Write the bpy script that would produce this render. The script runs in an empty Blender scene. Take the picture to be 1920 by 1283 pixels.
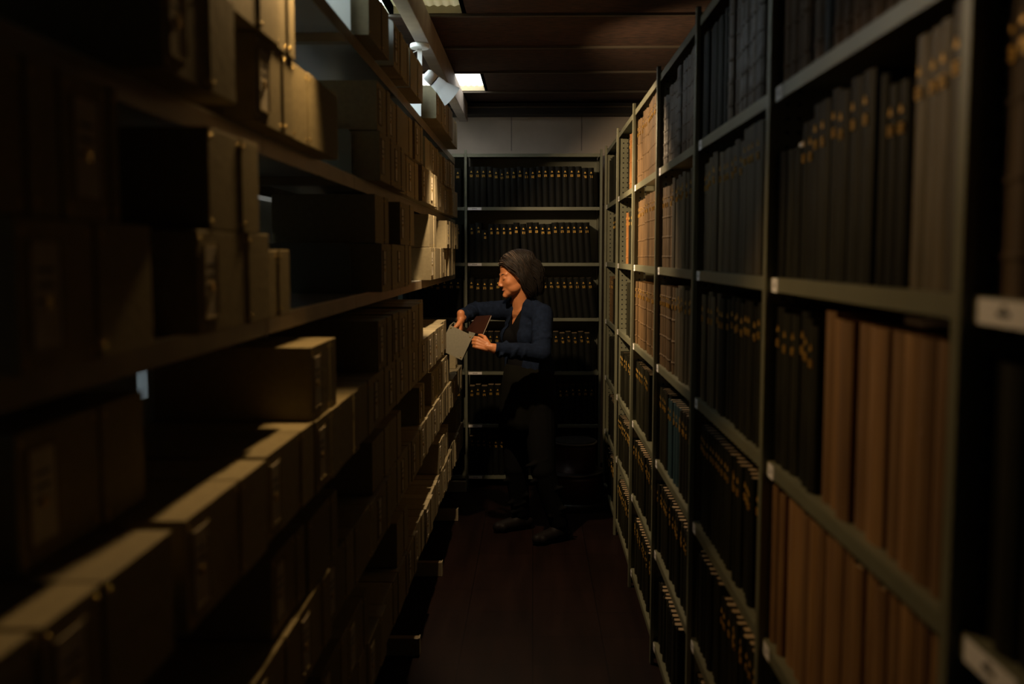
import bpy, bmesh, math, random
from mathutils import Vector, Matrix
R = math.radians
C = bpy.context.scene.collection
SC = bpy.context.scene

# ------------------------------------------------------------------ camera, world, exposure
F = 1867.0                                   # focal length in pixels of the 1920 px wide frame (35 mm lens)
CAMZ = 1.65
cd = bpy.data.cameras.new('camera'); cam = bpy.data.objects.new('camera', cd); C.objects.link(cam)
cd.sensor_width = 36; cd.lens = 35.0
cam.location = (0, 0, CAMZ)
PITCH, YAW = math.atan(162.5 / F), math.atan(40.0 / F)
cam.rotation_euler = (R(90) - PITCH, 0, YAW)
cd.clip_start = 0.02
cd.dof.use_dof = True; cd.dof.focus_distance = 5.7; cd.dof.aperture_fstop = 2.4; cd.dof.aperture_blades = 9
SC.camera = cam
w = bpy.data.worlds.new('world'); SC.world = w; w.use_nodes = True
w.node_tree.nodes['Background'].inputs[0].default_value = (0.02, 0.03, 0.04, 1)
w.node_tree.nodes['Background'].inputs[1].default_value = 0.0
SC.view_settings.view_transform = 'Standard'; SC.view_settings.look = 'None'
SC.view_settings.gamma = 1; SC.view_settings.exposure = 0.0
SC.view_settings.use_curve_mapping = False
LAMP_W = 92.0          # the two spotlights
SKY_NEAR, SKY_FAR, SKY_ADDED = 0.26, 5.0, 11.0
CAMROT = cam.rotation_euler.to_matrix()

def W(px, py, Y):
    """world point seen at photo pixel (px, py) in the plane y = Y"""
    d = CAMROT @ Vector(((px - 960) / F, -(py - 641.5) / F, -1))
    return Vector((0, 0, CAMZ)) + d * (Y / d.y)

# ------------------------------------------------------------------ materials
def mat(name, col, rough=0.6, metal=0.0, noise=0.0, nscale=20.0, stretch=(1, 1, 1), bump=0.0, rand=0.0, coords='Object', col2=None, sheen=0.0, spec=0.5):
    m = bpy.data.materials.new(name); m.use_nodes = True
    nt = m.node_tree; b = nt.nodes['Principled BSDF']
    b.inputs['Roughness'].default_value = rough; b.inputs['Metallic'].default_value = metal
    b.inputs['Specular IOR Level'].default_value = spec
    b.inputs['Base Color'].default_value = (*col, 1)
    if sheen: b.inputs['Sheen Weight'].default_value = sheen
    last = None
    if noise or bump or col2:
        tc = nt.nodes.new('ShaderNodeTexCoord'); mp = nt.nodes.new('ShaderNodeMapping')
        mp.inputs['Scale'].default_value = stretch
        nt.links.new(tc.outputs[coords], mp.inputs['Vector'])
        nz = nt.nodes.new('ShaderNodeTexNoise'); nz.inputs['Scale'].default_value = nscale; nz.inputs['Detail'].default_value = 6
        nt.links.new(mp.outputs['Vector'], nz.inputs['Vector'])
        if rand:
            oi = nt.nodes.new('ShaderNodeObjectInfo'); ml = nt.nodes.new('ShaderNodeVectorMath'); ml.operation = 'ADD'
            nt.links.new(mp.outputs['Vector'], ml.inputs[0])
            cm = nt.nodes.new('ShaderNodeCombineXYZ'); mm = nt.nodes.new('ShaderNodeMath'); mm.operation = 'MULTIPLY'; mm.inputs[1].default_value = 37
            nt.links.new(oi.outputs['Random'], mm.inputs[0]); nt.links.new(mm.outputs[0], cm.inputs[0]); nt.links.new(cm.outputs[0], ml.inputs[1])
            nt.links.new(ml.outputs[0], nz.inputs['Vector'])
        mr = nt.nodes.new('ShaderNodeMapRange'); mr.inputs['From Min'].default_value = .3; mr.inputs['From Max'].default_value = .7
        nt.links.new(nz.outputs['Fac'], mr.inputs['Value'])
        mx = nt.nodes.new('ShaderNodeMix'); mx.data_type = 'RGBA'
        c2 = col2 or tuple(c * (1 - noise) for c in col)
        mx.inputs['A'].default_value = (*col, 1); mx.inputs['B'].default_value = (*c2, 1)
        nt.links.new(mr.outputs[0], mx.inputs['Factor']); last = mx.outputs['Result']
        if bump:
            bp = nt.nodes.new('ShaderNodeBump'); bp.inputs['Strength'].default_value = min(bump, 1); bp.inputs['Distance'].default_value = .004
            nt.links.new(nz.outputs['Fac'], bp.inputs['Height']); nt.links.new(bp.outputs[0], b.inputs['Normal'])
    if rand:
        oi = nt.nodes.new('ShaderNodeObjectInfo'); hs = nt.nodes.new('ShaderNodeHueSaturation')
        mr = nt.nodes.new('ShaderNodeMapRange'); mr.inputs['To Min'].default_value = 1 - rand; mr.inputs['To Max'].default_value = 1 + rand
        nt.links.new(oi.outputs['Random'], mr.inputs['Value']); nt.links.new(mr.outputs[0], hs.inputs['Value'])
        if last: nt.links.new(last, hs.inputs['Color'])
        else: hs.inputs['Color'].default_value = (*col, 1)
        last = hs.outputs[0]
    if last: nt.links.new(last, b.inputs['Base Color'])
    return m

def emis(name, col, strength):
    m = bpy.data.materials.new(name); m.use_nodes = True; nt = m.node_tree
    b = nt.nodes['Principled BSDF']; b.inputs['Base Color'].default_value = (*col, 1)
    b.inputs['Emission Color'].default_value = (*col, 1); b.inputs['Emission Strength'].default_value = strength
    return m

M = {}
M['green_metal'] = mat('green_metal', (.20, .20, .13), .42, .2, noise=.25, nscale=6)
M['back_metal'] = mat('back_metal', (.17, .18, .13), .45, .2, noise=.2, nscale=6)
M['hole'] = mat('hole', (.004, .004, .004), .9)
M['shelf_paint'] = mat('shelf_paint', (.34, .27, .17), .35, .0, noise=.3, nscale=8)
M['shelf_grey'] = mat('shelf_grey', (.42, .42, .38), .28, .0, noise=.15, nscale=5)
M['plate_shaded'] = mat('plate_shaded', (.20, .21, .17), .5)  # white plates on lower shelves, with shade put into the colour
M['plate_white'] = mat('plate_white', (.70, .72, .70), .4)
M['board'] = mat('board', (.34, .285, .165), .75, noise=.18, nscale=60, rand=.16, bump=.1)
M['board_lid'] = mat('board_lid', (.36, .305, .18), .75, noise=.18, nscale=60, rand=.16, bump=.1)
M['board_grey'] = mat('board_grey', (.25, .24, .185), .75, noise=.12, nscale=90)
M['board_dark'] = mat('board_dark', (.03, .028, .024), .7)
M['brass'] = mat('brass', (.75, .55, .22), .3, 1.0)
M['paper'] = mat('paper', (.68, .62, .52), .8, noise=.12, nscale=30)
M['card'] = mat('card', (.85, .83, .82), .7)
M['ink'] = mat('ink', (.03, .03, .03), .7)
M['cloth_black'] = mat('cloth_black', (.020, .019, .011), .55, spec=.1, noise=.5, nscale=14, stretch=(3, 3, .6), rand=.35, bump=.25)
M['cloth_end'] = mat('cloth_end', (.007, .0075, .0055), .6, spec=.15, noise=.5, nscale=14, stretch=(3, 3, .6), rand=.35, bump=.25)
M['cloth_olive'] = mat('cloth_olive', (.105, .082, .045), .55, spec=.3, noise=.35, nscale=12, stretch=(3, 3, .5), rand=.3, bump=.25)
M['leather_brown'] = mat('leather_brown', (.15, .088, .036), .7, spec=.2, noise=.5, nscale=10, stretch=(3, 3, .6), rand=.25, bump=.35)
M['calf_tan'] = mat('calf_tan', (.28, .155, .058), .65, spec=.25, noise=.5, nscale=9, stretch=(3, 3, .5), rand=.22, bump=.35, col2=(.17, .09, .04))
M['leather_gloss'] = mat('leather_gloss', (.075, .050, .028), .42, spec=.2, noise=.5, nscale=30, stretch=(1, 1, 1), rand=.3, bump=.9, col2=(.09, .065, .04))
M['cloth_blue'] = mat('cloth_blue', (.018, .06, .075), .5, noise=.3, nscale=14, rand=.2)
M['leather_rust'] = mat('leather_rust', (.30, .13, .035), .5, noise=.35, nscale=14, rand=.15, bump=.2)
M['pages'] = mat('pages', (.42, .30, .17), .85, noise=.35, nscale=60, stretch=(8, 1, 1), rand=.15)
M['gilt'] = mat('gilt', (.72, .43, .085), .4, .5)
M['wall'] = mat('wall', (.62, .55, .47), .8, noise=.12, nscale=7, bump=.1)
M['joint'] = mat('joint', (.30, .27, .24), .9)
M['wall_white'] = mat('wall_white', (.40, .44, .46), .8, noise=.08, nscale=5)
M['ceiling'] = mat('ceiling', (.085, .036, .018), .8, noise=.75, nscale=55, stretch=(.35, 1, 1), bump=1.0)
M['tee'] = mat('tee', (.07, .055, .038), .5)
M['black_beam'] = mat('black_beam', (.012, .010, .009), .7)
M['beam'] = mat('beam', (.36, .31, .27), .65, noise=.3, nscale=9)
M['white_lamp'] = mat('white_lamp', (.80, .80, .78), .35)
M['dark_ring'] = mat('dark_ring', (.03, .03, .03), .5)
M['bulb'] = emis('bulb', (1, .72, .38), 12)
M['stool_paint'] = mat('stool_paint', (.07, .018, .012), .4)
M['stool_rubber'] = mat('stool_rubber', (.02, .02, .02), .5, noise=.3, nscale=60)
M['stool_trim'] = mat('stool_trim', (.5, .5, .5), .3, 1.0)
M['lip'] = mat('lip', (.45, .40, .27), .7)
M['skin'] = mat('skin', (.56, .22, .09), .48, noise=.15, nscale=25)
M['lips'] = mat('lips', (.34, .12, .08), .45)
M['brow'] = mat('brow', (.04, .025, .018), .8)
M['denim'] = mat('denim', (.009, .016, .038), .9, noise=.4, nscale=45, bump=.35, spec=.1)
M['black_cloth'] = mat('black_cloth', (.006, .006, .007), .95, spec=.08)
M['tunic'] = mat('tunic', (.007, .007, .005), .95, spec=.08, noise=.3, nscale=10)
M['trouser'] = mat('trouser', (.006, .006, .006), .95, spec=.06)
M['shoe'] = mat('shoe', (.010, .008, .008), .6, spec=.15)
M['pearl'] = mat('pearl', (.8, .8, .78), .15)
M['lining'] = mat('lining', (.040, .012, .007), .5, noise=.3, nscale=20)

def hair_mat():
    m = bpy.data.materials.new('hair'); m.use_nodes = True; nt = m.node_tree; b = nt.nodes['Principled BSDF']
    b.inputs['Roughness'].default_value = .6; b.inputs['Specular IOR Level'].default_value = .3
    at = nt.nodes.new('ShaderNodeAttribute'); at.attribute_name = 'tone'
    cr = nt.nodes.new('ShaderNodeValToRGB'); e = cr.color_ramp.elements
    e[0].position = 0; e[0].color = (.007, .005, .004, 1); e[1].position = 1; e[1].color = (.22, .17, .13, 1)
    el = cr.color_ramp.elements.new(.55); el.color = (.035, .022, .015, 1)
    nt.links.new(at.outputs['Fac'], cr.inputs[0]); nt.links.new(cr.outputs[0], b.inputs['Base Color'])
    return m
M['hair'] = hair_mat()

def floor_mat():
    m = mat('floor', (.018, .008, .006), .5, spec=.15, noise=.5, nscale=3, stretch=(4, .5, 1), bump=.0)
    nt = m.node_tree; b = nt.nodes['Principled BSDF']
    br = nt.nodes.new('ShaderNodeTexBrick'); br.inputs['Scale'].default_value = 1.0
    br.inputs['Brick Width'].default_value = .30; br.inputs['Row Height'].default_value = .30; br.inputs['Mortar Size'].default_value = .0025
    br.offset = 0
    tc = nt.nodes.new('ShaderNodeTexCoord'); nt.links.new(tc.outputs['Object'], br.inputs['Vector'])
    br.inputs['Color1'].default_value = (1, 1, 1, 1); br.inputs['Color2'].default_value = (.8, .8, .8, 1); br.inputs['Mortar'].default_value = (.35, .35, .35, 1)
    src = b.inputs['Base Color'].links[0].from_socket
    mx = nt.nodes.new('ShaderNodeMix'); mx.data_type = 'RGBA'; mx.blend_type = 'MULTIPLY'; mx.inputs['Factor'].default_value = 1
    nt.links.new(src, mx.inputs['A']); nt.links.new(br.outputs['Color'], mx.inputs['B']); nt.links.new(mx.outputs['Result'], b.inputs['Base Color'])
    return m
M['floor'] = floor_mat()

def sheet_mat(name, col, strength):
    """backlit corrugated roof sheet: the ribs pass a little less daylight"""
    m = emis(name, col, strength); nt = m.node_tree; b = nt.nodes['Principled BSDF']
    tc = nt.nodes.new('ShaderNodeTexCoord'); wv = nt.nodes.new('ShaderNodeTexWave'); wv.wave_type = 'BANDS'; wv.bands_direction = 'X'
    wv.inputs['Scale'].default_value = 1 / .038 / 2 / math.pi * 6.283 / 6.283 * 1.0
    wv.inputs['Scale'].default_value = 8.27
    nt.links.new(tc.outputs['Object'], wv.inputs['Vector'])
    mr = nt.nodes.new('ShaderNodeMapRange'); mr.inputs['To Min'].default_value = strength * .62; mr.inputs['To Max'].default_value = strength
    nt.links.new(wv.outputs['Fac'], mr.inputs['Value']); nt.links.new(mr.outputs[0], b.inputs['Emission Strength'])
    return m
M['sheet_near'] = sheet_mat('sheet_near', (1, .92, .55), SKY_NEAR)
M['sheet_far'] = sheet_mat('sheet_far', (1.0, .97, .90), SKY_FAR)
M['added_sheet_mid'] = sheet_mat('added_sheet_mid', (.84, .95, .95), SKY_ADDED * .45)
M['added_sheet_side'] = sheet_mat('added_sheet_side', (.80, .93, 1.0), SKY_ADDED)  # glow of the added, unseen roof panels

# ------------------------------------------------------------------ mesh builder
class MB:
    def __init__(s): s.v = []; s.f = []; s.m = []; s.mats = []
    def mi(s, m):
        if m not in s.mats: s.mats.append(m)
        return s.mats.index(m)
    def add(s, vs, fs, m, mx=None):
        b = len(s.v); s.v += [tuple(mx @ Vector(v)) if mx else tuple(v) for v in vs]
        k = s.mi(m); s.f += [tuple(b + i for i in f) for f in fs]; s.m += [k] * len(fs); return s
    def box(s, x0, x1, y0, y1, z0, z1, m, mx=None):
        vs = [(x, y, z) for z in (z0, z1) for y in (y0, y1) for x in (x0, x1)]
        return s.add(vs, [(0, 2, 3, 1), (4, 5, 7, 6), (0, 1, 5, 4), (2, 6, 7, 3), (0, 4, 6, 2), (1, 3, 7, 5)], m, mx)
    def prism(s, prof, h0, h1, m, mx=None):
        """profile in x, y (counter-clockwise) extruded in z"""
        n = len(prof); vs = [(x, y, h0) for x, y in prof] + [(x, y, h1) for x, y in prof]
        fs = [(i, (i + 1) % n, n + (i + 1) % n, n + i) for i in range(n)] + [tuple(range(n))[::-1], tuple(range(n, 2 * n))]
        return s.add(vs, fs, m, mx)
    def lathe(s, prof, m, mx=None, n=24, cap=True):
        """profile of (radius, z) turned round z"""
        vs = []; fs = []
        for r, z in prof: vs += [(r * math.cos(2 * math.pi * k / n), r * math.sin(2 * math.pi * k / n), z) for k in range(n)]
        for i in range(len(prof) - 1):
            for k in range(n): fs.append((i * n + k, i * n + (k + 1) % n, (i + 1) * n + (k + 1) % n, (i + 1) * n + k))
        if cap: fs += [tuple(range(n))[::-1], tuple(range((len(prof) - 1) * n, len(prof) * n))]
        return s.add(vs, fs, m, mx)
    def tube(s, pts, r, m, n=8):
        pts = [Vector(p) for p in pts]; vs = []; fs = []
        rs = r if isinstance(r, (list, tuple)) else [r] * len(pts)
        for i, p in enumerate(pts):
            t = (pts[min(i + 1, len(pts) - 1)] - pts[max(i - 1, 0)]).normalized()
            a = t.cross(Vector((0.31, 0.2, 1))).normalized(); b_ = t.cross(a)
            vs += [p + (a * math.cos(2 * math.pi * k / n) + b_ * math.sin(2 * math.pi * k / n)) * rs[i] for k in range(n)]
        for i in range(len(pts) - 1):
            for k in range(n): fs.append((i * n + k, (i + 1) * n + k, (i + 1) * n + (k + 1) % n, i * n + (k + 1) % n))
        fs += [tuple(range(n)), tuple(range((len(pts) - 1) * n, len(pts) * n))[::-1]]
        return s.add(vs, fs, m)
    def mesh(s, name, smooth=False):
        me = bpy.data.meshes.new(name); me.from_pydata(s.v, [], s.f)
        for m in s.mats: me.materials.append(M[m])
        me.polygons.foreach_set('material_index', s.m)
        if smooth: me.polygons.foreach_set('use_smooth', [True] * len(s.f))
        me.update(); return me
    def build(s, name, parent=None, smooth=False, loc=None, bevel=0):
        return link(name, s.mesh(name, smooth), parent, loc, bevel)

def link(name, me, parent=None, loc=None, bevel=0):
    o = bpy.data.objects.new(name, me); C.objects.link(o)
    if parent: o.parent = parent
    if loc is not None: o.location = loc
    if bevel:
        b = o.modifiers.new('bevel', 'BEVEL'); b.width = bevel; b.segments = 2; b.limit_method = 'ANGLE'
    return o
def thing(name, label, cat, loc=(0, 0, 0), rotz=0, group=None):
    o = bpy.data.objects.new(name, None); C.objects.link(o); o.location = loc; o.rotation_euler = (0, 0, rotz); o.empty_display_size = .1
    return tag(o, label, cat, group)
def tag(o, label, cat, group=None):
    o['label'] = label; o['category'] = cat
    if group: o['group'] = group
    return o
def struct(name, mb, **k):
    o = mb.build(name, **k); o['kind'] = 'structure'; return o
ORD = 'first second third fourth fifth sixth seventh eighth ninth tenth eleventh twelfth thirteenth fourteenth fifteenth sixteenth seventeenth eighteenth nineteenth twentieth twenty-first twenty-second twenty-third twenty-fourth twenty-fifth twenty-sixth twenty-seventh twenty-eighth twenty-ninth thirtieth'.split()

# ------------------------------------------------------------------ room
XL, XR, YB, YN, ZC = -2.35, 1.95, 7.42, -1.6, 2.75
struct('floor', MB().box(XL, XR, YN, YB, -.08, 0, 'floor'))
struct('wall_left', MB().box(XL - .1, XL, YN, YB, 0, ZC + .3, 'wall_white'))
struct('wall_right', MB().box(XR, XR + .1, YN, YB, 0, ZC + .3, 'wall'))
struct('wall_near', MB().box(XL, XR, YN - .1, YN, 0, ZC + .3, 'wall'))
bw = MB().box(XL, XR, YB, YB + .1, 0, ZC + .3, 'wall')
for x in (-1.21, -.70, -.163, .352, .87, 1.38):
    bw.box(x - .004, x + .004, YB - .0025, YB, 0, ZC, 'joint')
bw.box(XL, XR, YB - .012, YB, 2.395, 2.415, 'wall'); bw.box(XL, XR, YB - .0025, YB, 2.02, 2.03, 'joint')
struct('wall_back', bw)
# ceiling of fibreboard panels with tee bars; two roof lights over the aisle and three unseen ones added for cool light
ROWS = [4.66 + .715 * k for k in range(-9, 4)]
HOLES = [(3.945, 4.66, -.64, -.327, 'near'), (6.09, 6.805, -.93, -.327, 'far'), (5.375, 6.09, -2.05, -1.45, 'side'), (2.515, 3.23, -1.45, -.64, 'mid'), (3.945, 4.66, -1.45, -.66, 'side')]  # side and mid panels are unseen, added to light the left rack
cb = MB()
ys = sorted(set([YN, YB] + [y for y in ROWS if YN < y < YB]))
for y0, y1 in zip(ys, ys[1:]):
    cuts = sorted([(h[2], h[3]) for h in HOLES if h[0] - .02 < y0 and y1 < h[1] + .02])
    x = XL
    for a, b in cuts + [(XR, XR)]:
        if a - x > .001: cb.box(x, a, y0 + .004, y1 - .004, ZC, ZC + .03, 'ceiling')
        x = b
    cb.box(XL, XR, y0 - .004, y0 + .004, ZC + .004, ZC + .03, 'black_beam')
struct('ceiling', cb)
tb = MB()
for y in ys[1:-1]:
    tb.box(XL, XR, y - .012, y + .012, ZC - .012, ZC - .001, 'tee')
struct('trim_1', tb)
for i, (y0, y1, x0, x1, k) in enumerate(HOLES):
    fr = MB()
    zt = ZC + .045
    fr.box(x0 - .02, x0, y0, y1, ZC, zt, 'lip'); fr.box(x1, x1 + .02, y0, y1, ZC, zt, 'lip')
    fr.box(x0, x1, y0, y0 + .02, ZC, zt, 'lip'); fr.box(x0, x1, y1 - .02, y1, ZC, zt, 'lip')
    o = struct('window_%d' % (i + 1), fr)
    sh = MB(); n = 144; vs = []; fs = []
    for j in range(n + 1):
        x = x0 + (x1 - x0) * j / n; z = zt - .012 + .003 * math.cos(2 * math.pi * x / .038)
        vs += [(x, y0, z), (x, y1, z)]
    for j in range(n): fs.append((2 * j, 2 * j + 1, 2 * j + 3, 2 * j + 2))
    sh.add(vs, fs, {'near': 'sheet_near', 'far': 'sheet_far', 'side': 'added_sheet_side', 'mid': 'added_sheet_mid'}[k]); p = sh.build('roof_sheet', o, smooth=True)
    p.modifiers.new('solid', 'SOLIDIFY').thickness = .002
# black header beams across the end of the room, timber batten over the left rack
struct('trim_2', MB().box(XL, XR, 7.24, 7.42, 2.66, ZC - .013, 'black_beam').box(XL, XR, 7.225, 7.24, 2.70, 2.712, 'tee'), bevel=.003)
struct('trim_3', MB().box(-.533, -.473, YN, 7.235, 2.605, ZC - .013, 'beam'), bevel=.003)
struct('baseboard_back', MB().box(XL, XR, YB - .015, YB, 0, .09, 'black_beam'))

# ------------------------------------------------------------------ books
SEG = {'0': 'abcdef', '1': 'bc', '2': 'abged', '3': 'abgcd', '4': 'fgbc', '5': 'afgcd', '6': 'afgedc', '7': 'abc', '8': 'abcdefg', '9': 'abcdfg'}
def digits(mb, txt, cx, y, z, s, m='gilt', thick=None):
    """raised seven-stroke figures facing -y, s = height"""
    wd = s * .5; st = thick or s * .17; x = cx - (len(txt) * wd * 1.3 - wd * .3) / 2
    for ch in txt:
        for g in SEG.get(ch, ''):
            if g in 'agd':
                zz = {'a': z + s - st, 'g': z + s / 2 - st / 2, 'd': z}[g]; mb.box(x, x + wd, y - .0005, y + .003, zz, zz + st, m)
            else:
                xx = x if g in 'ef' else x + wd - st; z0 = z if g in 'ec' else z + s / 2
                mb.box(xx, xx + st, y - .0005, y + .003, z0, z0 + s / 2, m)
        x += wd * 1.3
STY = {  # cover material, gilt, bands, spine round, page tops
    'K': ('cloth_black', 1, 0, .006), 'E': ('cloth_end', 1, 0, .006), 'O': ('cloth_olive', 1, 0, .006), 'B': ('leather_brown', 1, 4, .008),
    'T': ('calf_tan', 0, 0, .007), 'G': ('leather_gloss', 0, 5, .008), 'U': ('cloth_blue', 1, 0, .005), 'Q': ('leather_rust', 1, 3, .007), 'N': ('cloth_black', 0, 0, .006)}
def spine_y(x, t, rd): return -rd * (1 - (2 * x / t) ** 2)
def book_mesh(sty, t, h, dep, num, split):
    cover, gilt, bands, rd = STY[sty]
    mb = MB(); hb = t / 2; n = 6; bt = .003
    outer = [(-hb + t * k / n, rd + spine_y(-hb + t * k / n, t, rd)) for k in range(n + 1)]
    inner = [(x * (1 - 2 * bt / t), y + bt) for x, y in outer]
    prof = outer + [(hb, dep), (hb - bt, dep)] + inner[::-1] + [(-hb + bt, dep), (-hb, dep)]
    # cover: spine strip plus boards, as a folded sheet with thickness
    m_ = len(outer)
    pth_o = [(-hb, dep)] + outer + [(hb, dep)]; pth_i = [(-hb + bt, dep)] + inner + [(hb - bt, dep)]
    k = len(pth_o); vs = []
    for z in (0, h):
        vs += [(x, y, z) for x, y in pth_o] + [(x, y, z) for x, y in pth_i]
    fs = []
    for i in range(k - 1):
        fs += [(i, i + 1, 2 * k + i + 1, 2 * k + i), (k + i + 1, k + i, 3 * k + i, 3 * k + i + 1), (2 * k + i, 2 * k + i + 1, 3 * k + i + 1, 3 * k + i), (i + 1, i, k + i, k + i + 1)]
    fs += [(0, 2 * k, 3 * k, k), (k - 1, 2 * k - 1, 4 * k - 1, 3 * k - 1)]
    mb.add(vs, fs, cover)
    for b in range(bands):
        zb = h * (.13 + .74 * b / (bands - 1))
        vs = [(x * 1.0, y - e, zz) for e, zz in ((0, zb - .004), (.0018, zb - .002), (.0018, zb + .002), (0, zb + .004)) for x, y in outer]
        q = len(outer); mb.add(vs, [(r * q + i, r * q + i + 1, (r + 1) * q + i + 1, (r + 1) * q + i) for r in range(3) for i in range(q - 1)], cover)
    if gilt:
        s = min(t * .42, .016); zz = h * .80
        digits(mb, '%02d' % (num % 100), 0, -.0008, zz - s, s, thick=s * .17)
        # small ornament above the number
        a = s * .42
        mb.add([(0, -.0012, zz + s * 1.75), (-a, -.0012, zz + s * .95), (a, -.0012, zz + s * .95), (0, .003, zz + s * 1.75), (-a, .003, zz + s * .95), (a, .003, zz + s * .95)],
               [(0, 1, 2), (0, 3, 4, 1), (1, 4, 5, 2), (2, 5, 3, 0)], 'gilt')
    pg = MB() if split else mb
    pg.box(-hb + bt, hb - bt, rd + bt + .001, dep - .004, .003, h - .004, 'pages')
    return mb.mesh('binding'), (pg.mesh('page_block') if split else None)
cache = {}
def book(sty, t, h, dep, num, name, label, cat, loc, rotz, lean, group, split):
    key = (sty, round(t, 3), round(h, 2), num if STY[sty][1] else 0, split)
    if key not in cache: cache[key] = book_mesh(sty, key[1], key[2], dep, num, split)
    me, pg = cache[key]
    o = link(name, me)
    if pg: link('page_block', pg, o)
    mx = Matrix.Translation(loc) @ Matrix.Rotation(rotz, 4, 'Z') @ Matrix.Rotation(lean, 4, 'Y')
    o.matrix_world = mx
    # stand on the lower corner
    o.location.z += abs(math.sin(lean)) * t / 2
    return tag(o, label, cat, group)
WORD = {'K': 'black gilt volume', 'O': 'olive gilt volume', 'B': 'brown leather volume', 'T': 'tan calf volume', 'G': 'glossy ribbed volume',
        'U': 'blue cloth volume', 'Q': 'orange-brown volume', 'N': 'plain black volume', 'E': 'black volume with gilt number'}
NAMES = {'K': 'cloth_volume', 'O': 'olive_volume', 'U': 'cloth_volume', 'N': 'plain_volume', 'B': 'leather_volume', 'T': 'calf_volume', 'G': 'leather_volume', 'Q': 'leather_volume', 'E': 'numbered_volume'}  # olive and plain black ones are cloth-bound volumes too

# ------------------------------------------------------------------ right rack: seven bays of green steel shelving
POSTS = [.205, 1.13, 2.065, 3.0, 3.925, 4.86, 5.79, 6.72]
ZS = [.10, .478, .845, 1.225, 1.605, 1.985, 2.345]
XF, XBK = .487, .80
BAYN = ['nearest rack bay', 'second rack bay', 'third rack bay', 'fourth rack bay', 'fifth rack bay', 'sixth rack bay', 'last rack bay']
SHN = ['bottom', 'lowest-but-one', 'third-lowest', 'third-highest', 'second-highest', 'top']
K, O_, B_, T_, G_, U_, Q_, N_ = 'KOBTGUQN'
# segments run from the far post towards the camera: (style, how many, height, thickness) or a number: empty metres
SPEC = {
 0: {5: [(B_, 9, .31, .045)], 4: [(B_, 9, .33, .045)], 3: [(N_, 9, .31, .045)], 2: [(N_, 9, .32, .045)]},
 1: {5: [(B_, 6, .30, .045), (K, 1, .30, .04), (B_, 12, .31, .048)],
     4: [(N_, 3, .25, .04), .02, (K, 2, .29, .04), (K, 5, .315, .050), .012, (K, 1, .322, .05), .04, (N_, 1, .30, .028), (K, 2, .28, .036), (O_, 5, .335, .046)],
     3: [(K, 5, .315, .050), (K, 1, .30, .045), .025, (T_, 1, .325, .055), (T_, 1, .32, .045), .008, (T_, 2, .32, .058), .006, (T_, 1, .315, .068), .01, (T_, 7, .32, .052)],
     2: [(T_, 1, .335, .03), .035, (T_, 1, .33, .030), (T_, 2, .335, .060), (T_, 3, .33, .045), .01, (T_, 4, .335, .05), .008, (T_, 7, .335, .047)]},
 2: {5: [(N_, 9, .30, .040), .03, (G_, 9, .31, .044)], 4: [(O_, 2, .31, .045), (O_, 1, .32, .05), .005, (O_, 8, .325, .052), .012, (O_, 6, .34, .050)],
     3: [(O_, 6, .315, .046), (K, 12, .315, .048)], 2: [(K, 20, .30, .044)], 1: [(N_, 8, .28, .042), .05, (K, 10, .27, .042)], 0: [(N_, 18, .27, .045)]},
 3: {5: [(G_, 3, .26, .045), .02, (G_, 4, .28, .045), .03, (G_, 11, .31, .044)], 4: [(B_, 6, .30, .048), (O_, 12, .315, .046)], 3: [(B_, 8, .31, .046), (O_, 11, .315, .046)],
     2: [(K, 6, .29, .045), (U_, 6, .28, .045), (K, 7, .28, .045)], 1: [(K, 19, .27, .045)], 0: [(N_, 12, .25, .045)]},
 4: {5: [(B_, 4, .30, .050), (B_, 4, .31, .05), (B_, 9, .32, .05)], 4: [(B_, 6, .30, .050), .01, (B_, 10, .31, .050)], 3: [(B_, 17, .30, .050)], 2: [(K, 12, .29, .048)], 1: [(K, 18, .27, .048)], 0: [(K, 17, .26, .048)]},
 5: {5: [.38, (N_, 3, .28, .04), (Q_, 3, .29, .05), (Q_, 4, .30, .05)], 4: [.40, (Q_, 1, .27, .05), (K, 8, .27, .046)], 3: [.42, (N_, 9, .28, .046)], 2: [.1, (K, 16, .26, .046)], 1: [.05, (K, 17, .25, .046)], 0: [(K, 17, .24, .046)]},
 6: {5: [.1, (N_, 14, .28, .048)], 4: [.45, (K, 8, .28, .05)], 3: [.2, (B_, 6, .29, .05), (N_, 7, .28, .05)], 2: [.1, (N_, 14, .27, .05)], 1: [.1, (N_, 14, .25, .05)], 0: [(K, 16, .25, .05)]},
}
random.seed(5)
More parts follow.
